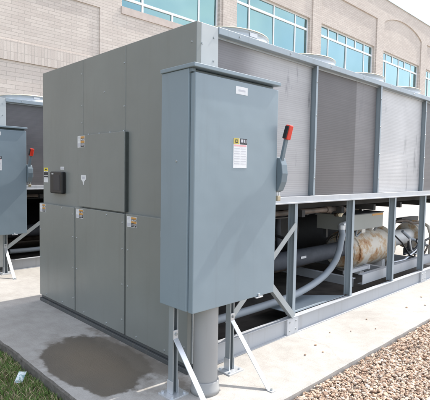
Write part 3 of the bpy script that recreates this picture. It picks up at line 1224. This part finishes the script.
vv.cyl((0.935, 0.10, 1.10), (0.935, 0.10, 1.00), 0.035, 0.03, 14)
vv.cyl((0.90, 0.10, 1.08), (0.99, 0.10, 1.08), 0.022, None, 12)
vv.cyl((0.905, 0.10, 1.0), (0.905, 0.10, 0.955), 0.018, 0.012, 10)
vv.build('valve', 'brass', ch, 0.002)
hp = MB()
hp.cyl((2.35, 0.55, 0.955), (2.35, 0.55, 1.08), 0.02, None, 10)
hp.cyl((2.62, 0.50, 0.956), (2.62, 0.50, 1.08), 0.03, None, 10)
hp.box(3.05, 3.12, 0.5, 0.6, 0.966, 1.08)
hp.build('hanger', 'dark', ch)
b_ = MB()                                                    # pale diagonal bracket seen over the box
b_.bar((2.46, 0.75, 0.95), (2.78, 0.70, 1.07), 0.05, 0.012, (0, 0, 1))
b_.build('bracket', 'rail', ch)
# grey flexible conduit dropping from the box and sweeping along the skid
cd = MB()
ctl = [(2.353, 0.22, 0.83), (2.345, 0.20, 0.76), (2.316, 0.2, 0.69), (2.29, 0.2, 0.60), (2.227, 0.2, 0.50), (2.13, 0.2, 0.425), (2.017, 0.2, 0.367), (1.90, 0.2, 0.33), (1.781, 0.2, 0.30),
       (1.66, 0.2, 0.278), (1.542, 0.2, 0.26), (1.40, 0.2, 0.246), (1.259, 0.2, 0.238), (1.00, 0.2, 0.235), (0.6, 0.2, 0.235), (0.3, 0.2, 0.24)]
cd.tube(ctl, 0.034, 16)
cdo = cd.build('flexible_conduit', 'conduit', ch)
b_ = MB()
b_.cyl((2.353, 0.22, 0.82), (2.355, 0.22, 0.865), 0.042, None, 16)
b_.cyl((2.355, 0.22, 0.865), (2.58, 0.27, 0.875), 0.030, None, 12)
b_.build('fitting', 'galv', cdo)
# darker gear further in: oil separator, economiser, second line, wiring looms
os_ = MB()
os_.tube([(1.62, 0.98, 0.14), (1.62, 0.98, 0.18), (1.62, 0.98, 0.80), (1.62, 0.98, 0.87), (1.62, 0.98, 0.90)], [0.12, 0.15, 0.15, 0.11, 0.04], 28)
os_.build('oil_separator', 'barrel', ch)
ec = MB()
ec.box(2.05, 2.42, 0.95, 1.12, 0.62, 1.00)
ec.build('economiser', 'dark', ch, 0.008)
l2 = MB()
l2.tube([(0.4, 0.90, 0.30), (2.4, 0.90, 0.30), (2.7, 0.88, 0.32), (2.9, 0.84, 0.40), (3.1, 0.80, 0.42)], 0.040, 14)
l2.build('discharge_line', 'pipe_brown', ch)
for (pts_, r_, m_) in (([(2.62, 0.40, 0.775), (2.60, 0.42, 0.68), (2.75, 0.50, 0.62), (3.05, 0.55, 0.66), (3.3, 0.56, 0.68)], 0.010, 'black'),
                       ([(2.85, 0.30, 0.775), (2.86, 0.32, 0.70), (3.0, 0.38, 0.67), (3.25, 0.46, 0.69)], 0.012, 'conduit'),
                       ([(3.36, 0.35, 0.86), (3.50, 0.36, 0.84), (3.62, 0.42, 0.76), (3.70, 0.50, 0.68)], 0.016, 'conduit'),
                       ([(0.6, 0.30, 1.02), (1.4, 0.28, 1.00), (2.1, 0.30, 1.03), (2.5, 0.34, 0.99)], 0.012, 'black'),
                       ([(1.9, 0.5, 1.0), (1.95, 0.52, 0.8), (1.98, 0.56, 0.6)], 0.014, 'black'),
                       ([(4.10, 0.44, 0.62), (4.28, 0.36, 0.46), (4.40, 0.30, 0.28), (4.7, 0.27, 0.20)], 0.012, 'black')):
    w_ = MB()
    w_.tube(pts_, r_, 9)
    w_.build('cable', m_, ch)
for (x, y, z) in ((2.22, 0.16, 1.0), (2.30, 0.22, 0.965)):
    v_ = MB()
    v_.cyl((x, y, z), (x, y, z + 0.06), 0.030, 0.024, 12)
    v_.cyl((x - 0.045, y, z + 0.02), (x + 0.045, y, z + 0.02), 0.016, None, 10)
    v_.build('valve', 'brass', ch)
for (x, z0_) in ((3.55, 0.64), (3.85, 0.655)):
    v_ = MB()
    v_.box(x, x + 0.10, 0.60, 0.72, z0_, z0_ + 0.06)
    v_.cyl((x + 0.05, 0.66, z0_ + 0.06), (x + 0.05, 0.66, z0_ + 0.12), 0.025, None, 12)
    v_.build('solenoid_valve', 'ivory', cmp_, 0.006)
for (pts_, r_, m_) in (([(4.05, 0.40, 0.20), (4.3, 0.33, 0.22), (4.6, 0.30, 0.33), (4.75, 0.34, 0.38), (5.1, 0.45, 0.36)], 0.018, 'galv'),
                       ([(4.45, 0.25, 0.18), (4.60, 0.25, 0.24), (4.80, 0.26, 0.24), (5.00, 0.27, 0.36), (5.3, 0.30, 0.38)], 0.013, 'pipe_brown'),
                       ([(4.2, 0.52, 0.70), (4.35, 0.48, 0.76), (4.6, 0.46, 0.76), (4.85, 0.46, 0.70), (5.2, 0.5, 0.68)], 0.022, 'pipe_brown'),
                       ([(4.62, 0.33, 0.20), (4.66, 0.31, 0.30), (4.72, 0.30, 0.38), (4.70, 0.34, 0.48)], 0.010, 'black'),
                       ([(4.85, 0.28, 0.20), (4.9, 0.30, 0.32), (5.05, 0.34, 0.40), (5.05, 0.42, 0.50)], 0.014, 'dark'),
                       ([(5.3, 0.35, 0.10), (5.3, 0.35, 0.5), (5.32, 0.40, 0.62), (5.4, 0.55, 0.68)], 0.025, 'rust'),
                       ([(1.55, 0.30, 0.20), (1.55, 0.32, 0.66), (1.58, 0.36, 0.76), (1.58, 0.60, 0.80)], 0.016, 'barrel'),
                       ([(1.95, 0.75, 0.57), (1.95, 0.78, 0.80), (1.98, 0.80, 0.94), (2.3, 0.78, 1.0)], 0.035, 'insul'),
                       ([(1.35, 0.24, 1.05), (1.35, 0.7, 1.05), (1.35, 1.4, 1.03)], 0.028, 'pipe_brown'),
                       ([(2.08, 0.19, 1.04), (2.08, 0.7, 1.04), (2.08, 1.4, 1.02)], 0.030, 'pipe_brown'),
                       ([(2.86, 0.22, 1.04), (2.86, 0.7, 1.04), (2.86, 1.4, 1.02)], 0.022, 'galv'),
                       ([(3.72, 0.22, 1.03), (3.72, 0.7, 1.03), (3.72, 1.3, 1.0)], 0.026, 'dark'),
                       ([(2.7, 0.55, 0.98), (3.0, 0.55, 1.0), (3.35, 0.58, 0.99), (3.48, 0.62, 0.88), (3.5, 0.66, 0.70)], 0.024, 'rust')):
    w_ = MB()
    w_.tube(pts_, r_, 10)
    w_.build('pipe', m_, ch)
for (x, y, z, r_) in ((4.62, 0.30, 0.47, 0.032), (2.92, 0.30, 1.02, 0.030)):
    gz = MB()
    gz.cyl((x, y, z), (x, y - 0.025, z), r_, None, 20)
    gz.cyl((x, y - 0.0252, z), (x, y - 0.027, z), r_ * 0.85, None, 20, 1)
    gz.build('gauge', ['dark', 'white'], ch)
# beams on the floor of the skid
bmm = MB()
bmm.box(2.72, 4.75, 0.14, 0.148, 0.160, 0.275)
bmm.box(2.72, 4.75, 0.148, 0.20, 0.268, 0.275)
bmm.box(2.72, 4.75, 0.148, 0.20, 0.160, 0.167)
bmm.build('support_beam', 'base', ch, 0.001)
for x in (2.62, 3.5, 4.5):
    b_ = MB()
    b_.box(x, x + 0.008, 0.205, W - 0.2, 0.14, 0.235)
    b_.box(x + 0.0082, x + 0.06, 0.205, W - 0.2, 0.228, 0.235)
    b_.build('cross_beam', 'base', ch, 0.001)
b_ = MB()
b_.box(2.50, 3.02, 0.23, 0.27, 0.290, 0.330)
b_.box(3.02, 3.06, 0.225, 0.275, 0.285, 0.335, 1)
b_.build('square_tube', ['base', 'rail'], ch)
for x in (3.45, 4.08):
    ft = MB()
    ft.prism_y([(x, 0.10), (x + 0.12, 0.10), (x + 0.09, zc - 0.19), (x + 0.03, zc - 0.19)], yc - 0.16, yc + 0.16)
    ft.build('foot', 'ivory', cmp_)
gs = MB()                                                    # corner plate at the first posts
for (x0, x1) in ((1.222, 2.15),):
    gs.add([(x0, 0.045, 0.156), (x1, 0.045, 0.156), (x0 + 0.5, 0.42, 0.156), (x0, 0.42, 0.156), (x0, 0.045, 0.161), (x1, 0.045, 0.161), (x0 + 0.5, 0.42, 0.161), (x0, 0.42, 0.161)],
           [(3, 2, 1, 0), (4, 5, 6, 7), (0, 1, 5, 4), (1, 2, 6, 5), (2, 3, 7, 6), (3, 0, 4, 7)])
gs.bar((1.222, 0.05, 0.166), (1.80, 0.05, 0.166), 0.012, 0.012, (0, 1, 0))
gs.build('gusset_plate', 'frame', ch)


# ================================================================== disconnect cabinet on its stand
cab = tag(empty('disconnect_cabinet', (0.03, -0.14, 0)), 'tall blue grey electrical cabinet with red switch handle in front of the nearer chiller', 'electrical cabinet',
          'disconnect cabinets on strut stands')
BOLTZ = 1.484
CX0, CX1, CZ0, CZ1 = -0.340, 0.442, 0.585, 2.042
b_ = MB()
b_.box(CX0, CX1 - 0.004, -0.318, -0.062, CZ0, CZ1 - 0.0225)
body = b_.build('body', 'cab', cab, 0.004)
b_ = MB()
b_.box(CX0 - 0.008, CX1 + 0.012, -0.376, -0.057, CZ1 - 0.022, CZ1 + 0.003)
b_.build('hood', 'cab', cab, 0.004)
b_ = MB()
b_.box(-0.327, CX1, -0.362, -0.3205, CZ0 - 0.006, CZ1 - 0.048)
dor = b_.build('door', 'cab', cab, 0.005)
b_ = MB()
b_.box(-0.336, -0.312, -0.345, -0.3185, CZ1 - 0.045, CZ1 - 0.0235)
b_.build('clip', 'lever', body)
screw_x(body, -0.215, BOLTZ, CX0).location -= cab.location
b_ = MB()
b_.box(0.245, 0.315, -0.372, -0.352, CZ0 - 0.016, CZ0 - 0.007)
b_.cyl((0.275, -0.366, CZ0 - 0.007), (0.275, -0.366, CZ0 + 0.012), 0.009, None, 10)
b_.build('latch', 'galv', dor, 0.002)
sticker_y('name_label', dor, -0.362, 0.010, 1.962, 0.110, 0.048, [(0.22, 0.38, 0.80, 0.62, 1, 1)], ['white', 'grey_ink'])
sticker_y('danger_label', dor, -0.362, -0.002, 1.638, 0.126, 0.188,
          [(0.0, 0.0, 0.42, 0.20, 1, 1), (0.12, 0.045, 0.31, 0.155, 2, 2), (0.17, 0.075, 0.26, 0.125, 1, 3), (0.46, 0.0, 1.0, 0.20, 2, 1), (0.54, 0.03, 0.70, 0.13, 3, 2),
           (0.76, 0.03, 0.82, 0.13, 3, 2), (0.88, 0.03, 0.94, 0.15, 3, 2),
           (0.05, 0.22, 0.95, 0.27, 4, 1)] +
          [(0.07, 0.33 + 0.085 * q, 0.46, 0.355 + 0.085 * q, 3, 1) for q in range(7)] + [(0.54, 0.33 + 0.085 * q, 0.93, 0.355 + 0.085 * q, 3, 1) for q in range(7)],
          ['white', 'mustard', 'black_ink', 'grey_ink', 'pink_ink'])
# flange-mounted switch: housing, lever, red grip, padlock
b_ = MB()
prof = [(-0.34, 1.285), (-0.375, 1.30), (-0.402, 1.36), (-0.410, 1.42), (-0.402, 1.48), (-0.385, 1.525), (-0.34, 1.535)]
kk = len(prof)
b_.add([(CX1 + 0.002, y, z) for y, z in prof] + [(CX1 + 0.066, y, z) for y, z in prof],
       [tuple(range(kk)), tuple(reversed(range(kk, 2 * kk)))] + [(i, i + kk, (i + 1) % kk + kk, (i + 1) % kk) for i in range(kk)])
hs = b_.build('switch_housing', 'lever', cab, 0.004)
b_ = MB()
b_.box(CX1 + 0.0665, CX1 + 0.076, -0.395, -0.350, 1.36, 1.49)
b_.build('switch_plate', 'cab', hs, 0.006)
b_ = MB()
b_.bar((CX1 + 0.026, -0.378, 1.49), (CX1 + 0.040, -0.412, 1.685), 0.030, 0.020, (1, 0, 0))
lv = b_.build('switch_lever', 'lever', cab, 0.003)
b_ = MB()
b_.bar((CX1 + 0.040, -0.410, 1.655), (CX1 + 0.050, -0.428, 1.755), 0.048, 0.038, (1, 0, 0))
gr = b_.build('grip', 'red', lv, 0.008)
b_ = MB()
b_.bar((CX1 + 0.0115, -0.410, 1.662), (CX1 + 0.0215, -0.428, 1.748), 0.008, 0.033, (1, 0, 0))
b_.build('grip_side', 'black', gr, 0.004)
b_ = MB()
b_.box(CX1 + 0.030, CX1 + 0.066, -0.352, -0.330, 1.225, 1.262)
pl = b_.build('padlock', 'brass', cab, 0.004)
b_ = MB()
b_.tube([(CX1 + 0.036, -0.341, 1.26), (CX1 + 0.036, -0.341, 1.295), (CX1 + 0.048, -0.341, 1.308), (CX1 + 0.060, -0.341, 1.295), (CX1 + 0.060, -0.341, 1.26)], 0.004, 8)
b_.build('shackle', 'galv', pl)

# strut posts with slots, base plates, flat braces and back struts
for px in (-0.288, 0.231):
    py, q = -0.14, 0.0215
    b_ = MB()
    b_.box(px - q, px + q, py + q - 0.003, py + q, 0.012, CZ0 - 0.001)
    b_.box(px - q, px - q + 0.003, py - q, py + q - 0.0032, 0.012, CZ0 - 0.001)
    b_.box(px + q - 0.003, px + q, py - q, py + q - 0.0032, 0.012, CZ0 - 0.001)
    b_.box(px - q + 0.0032, px - q + 0.010, py - q, py - q + 0.003, 0.012, CZ0 - 0.001)
    b_.box(px + q - 0.010, px + q - 0.0032, py - q, py - q + 0.003, 0.012, CZ0 - 0.001)
    po = b_.build('post', 'strut', cab)
    b_ = MB()
    b_.box(px - 0.072, px + 0.072, py - 0.075, py + 0.06, 0.0, 0.011)
    b_.box(px - q - 0.006, px - q - 0.0005, py - q - 0.004, py + q + 0.006, 0.0112, 0.095)
    b_.box(px + q + 0.0005, px + q + 0.006, py - q - 0.004, py + q + 0.006, 0.0112, 0.095)
    for (dx, dy) in ((-0.05, -0.055), (0.05, -0.055), (-0.05, 0.04), (0.05, 0.04)):
        b_.cyl((px + dx, py + dy, 0.0112), (px + dx, py + dy, 0.022), 0.010, None, 6)
    b_.build('base_plate', 'galv', po, 0.001)
    # flat brace to the slab, bent tab at each end
    b_ = MB()
    top, foot = Vector((px - 0.004, py - q - 0.004, 0.372)), Vector((px - 0.022, -0.520, 0.008))
    b_.bar(top, foot, 0.038, 0.006, (1, 0, 0))
    b_.box(px - 0.023, px + 0.015, py - q - 0.0085, py - q - 0.001, 0.370, 0.425)
    b_.box(px - 0.041, px - 0.003, -0.565, -0.520, 0.001, 0.007)
    bo = b_.build('brace', 'galv', cab, 0.001)
    b_ = MB()
    b_.cyl((px - 0.004, py - q - 0.009, 0.400), (px - 0.004, py - q - 0.016, 0.400), 0.010, None, 6)
    b_.cyl((px - 0.022, -0.545, 0.0072), (px - 0.022, -0.545, 0.016), 0.009, None, 6)
    b_.build('bolt', 'screw', bo)


def angle_strut(p0, p1, name):
    p0, p1 = Vector(p0), Vector(p1)
    d = (p1 - p0).normalized()
    sd = Vector((0, 0, 1)) - d * d.z
    sd.normalize()
    nn = d.cross(sd)
    if nn.y > 0:
        nn = -nn
    b_ = MB()
    b_.obox((p0 + p1) / 2, (p1 - p0) / 2, sd * 0.026, nn * 0.002)
    b_.obox((p0 + p1) / 2 - nn * 0.021 - sd * 0.024, (p1 - p0) / 2, sd * 0.002, nn * 0.0185)
    return b_.build(name, 'strut', cab)


angle_strut((0.245, -0.112, 0.345), (1.195, -0.004, 0.975), 'back_strut')
angle_strut((0.440, -0.092, 0.838), (1.17, -0.022, 0.165), 'back_strut')
b_ = MB()
b_.box(-0.315, 0.36, -0.0615, -0.027, 1.00, 1.04)
b_.build('back_strut', 'strut', cab)

# big grey conduit that rises from the slab into the cabinet
cdr = tag(empty('conduit_riser', (-0.105, -0.245, 0)), 'fat grey plastic conduit rising from the slab into the cabinet beside the nearer chiller', 'conduit')
b_ = MB()
b_.cyl((-0.105, -0.245, 0.0), (-0.105, -0.245, 0.5835), 0.080, None, 40)
b_.build('pipe', 'pvc', cdr)
b_ = MB()
b_.lathe((-0.105, -0.245, 0.0), [(0.081, 0.0), (0.096, 0.0), (0.096, 0.030), (0.091, 0.036), (0.091, 0.078), (0.087, 0.084), (0.081, 0.084)], 40)
b_.build('coupling', 'pvc', cdr)

# ================================================================== second chiller and its cabinet
ch2 = copy_tree(ch)
ch2.location = (0.0, 4.12, 0)
ch2.scale = (1, 1, 0.976)
tag(ch2, 'second air cooled chiller with dark sooty coils, half hidden behind the nearer chiller', 'chiller')
for o in ch2.children:
    if o.name.startswith('coil') and not o.name.startswith('coil_post'):
        o.data = o.data.copy()
        o.data.materials[0] = COIL_FAR
cab2 = copy_tree(cab)
bs = [o for o in cab2.children if o.name.startswith('back_strut')]
bpy.data.objects.remove(bs[1])
cab2.location = (cab.location.x - 0.108, cab.location.y + 4.12, 0)
cab2.scale = (1, 1, 0.966)
tag(cab2, 'blue grey electrical cabinet at the left edge, standing before the farther chiller', 'electrical cabinet')
cdr2 = copy_tree(cdr)
cdr2.location = (cdr.location.x - 0.108, cdr.location.y + 4.12, 0)
cdr2.scale = (1, 1, 0.966)
tag(cdr2, 'fat grey plastic conduit rising into the farther cabinet at the left edge', 'conduit')


# ================================================================== small loose things
SCRAP = ((-0.918, 0.836, -0.070), (0.043, -0.034, 0.0), (0.030, -0.010, 0.075))
tagp = MB()
cols, rows_ = 6, 8
vs, fs = [], []
A, U, Vv = Vector(SCRAP[0]), Vector(SCRAP[1]), Vector(SCRAP[2])
nrm = U.cross(Vv).normalized()
for th in (0, 0.0012):
    for j in range(rows_ + 1):
        for i in range(cols + 1):
            u, v_ = i / cols, j / rows_
            bend = 0.008 * math.sin(u * 3.0) + 0.010 * v_ * v_ * (u - 0.4)
            vs.append(A + U * u + Vv * v_ + nrm * (bend + th))
S_ = (cols + 1) * (rows_ + 1)
for j in range(rows_):
    for i in range(cols):
        a = j * (cols + 1) + i
        fs.append((a, a + 1, a + cols + 2, a + cols + 1))
        fs.append((a + S_, a + cols + 1 + S_, a + cols + 2 + S_, a + 1 + S_))
tagp.add(vs, fs, 0, True)


def scrap_mat():
    m, n, l, b = new_mat('printed_scrap')
    f = noise(n, l, obj_vec(n), 60, 3, 0.6)
    r = ramp(n, [(0.48, (0.78, 0.82, 0.82)), (0.58, (0.30, 0.45, 0.46))])
    l.new(f, r.inputs['Fac'])
    l.new(r.outputs['Color'], b.inputs['Base Color'])
    b.inputs['Roughness'].default_value = 0.5
    return m


MT['scrap'] = scrap_mat()
tag(tagp.build('paper_scrap', 'scrap', None, 0, tuple(A)), 'small white printed scrap of card leaning in the grass by the slab edge', 'litter')

# pebbles thrown from the gravel on to the concrete
PEB = [(1.10, -0.30, 0.011), (1.45, -0.22, 0.008), (1.62, -0.33, 0.009), (2.05, -0.26, 0.010), 
       (2.75, -0.36, 0.013), (3.0, -0.46, 0.010), (1.02, -0.42, 0.008), (1.86, -0.45, 0.009), (0.86, -0.36, 0.012), (3.3, -0.3, 0.011)]
shp = stone_shapes(6)
for i, (x, y, r) in enumerate(PEB):
    b_ = MB()
    b_.add([Vector(p) * r + Vector((x, y, r * 0.55)) for p in shp[i % 6]], [tuple(f) for f in ICO_F], 0, True)
    tag(b_.build('pebble', 'stones', None, 0, (x, y, 0)), 'small loose brown pebble lying on the sunlit concrete strip beside the gravel', 'pebble', 'pebbles strewn on the concrete')
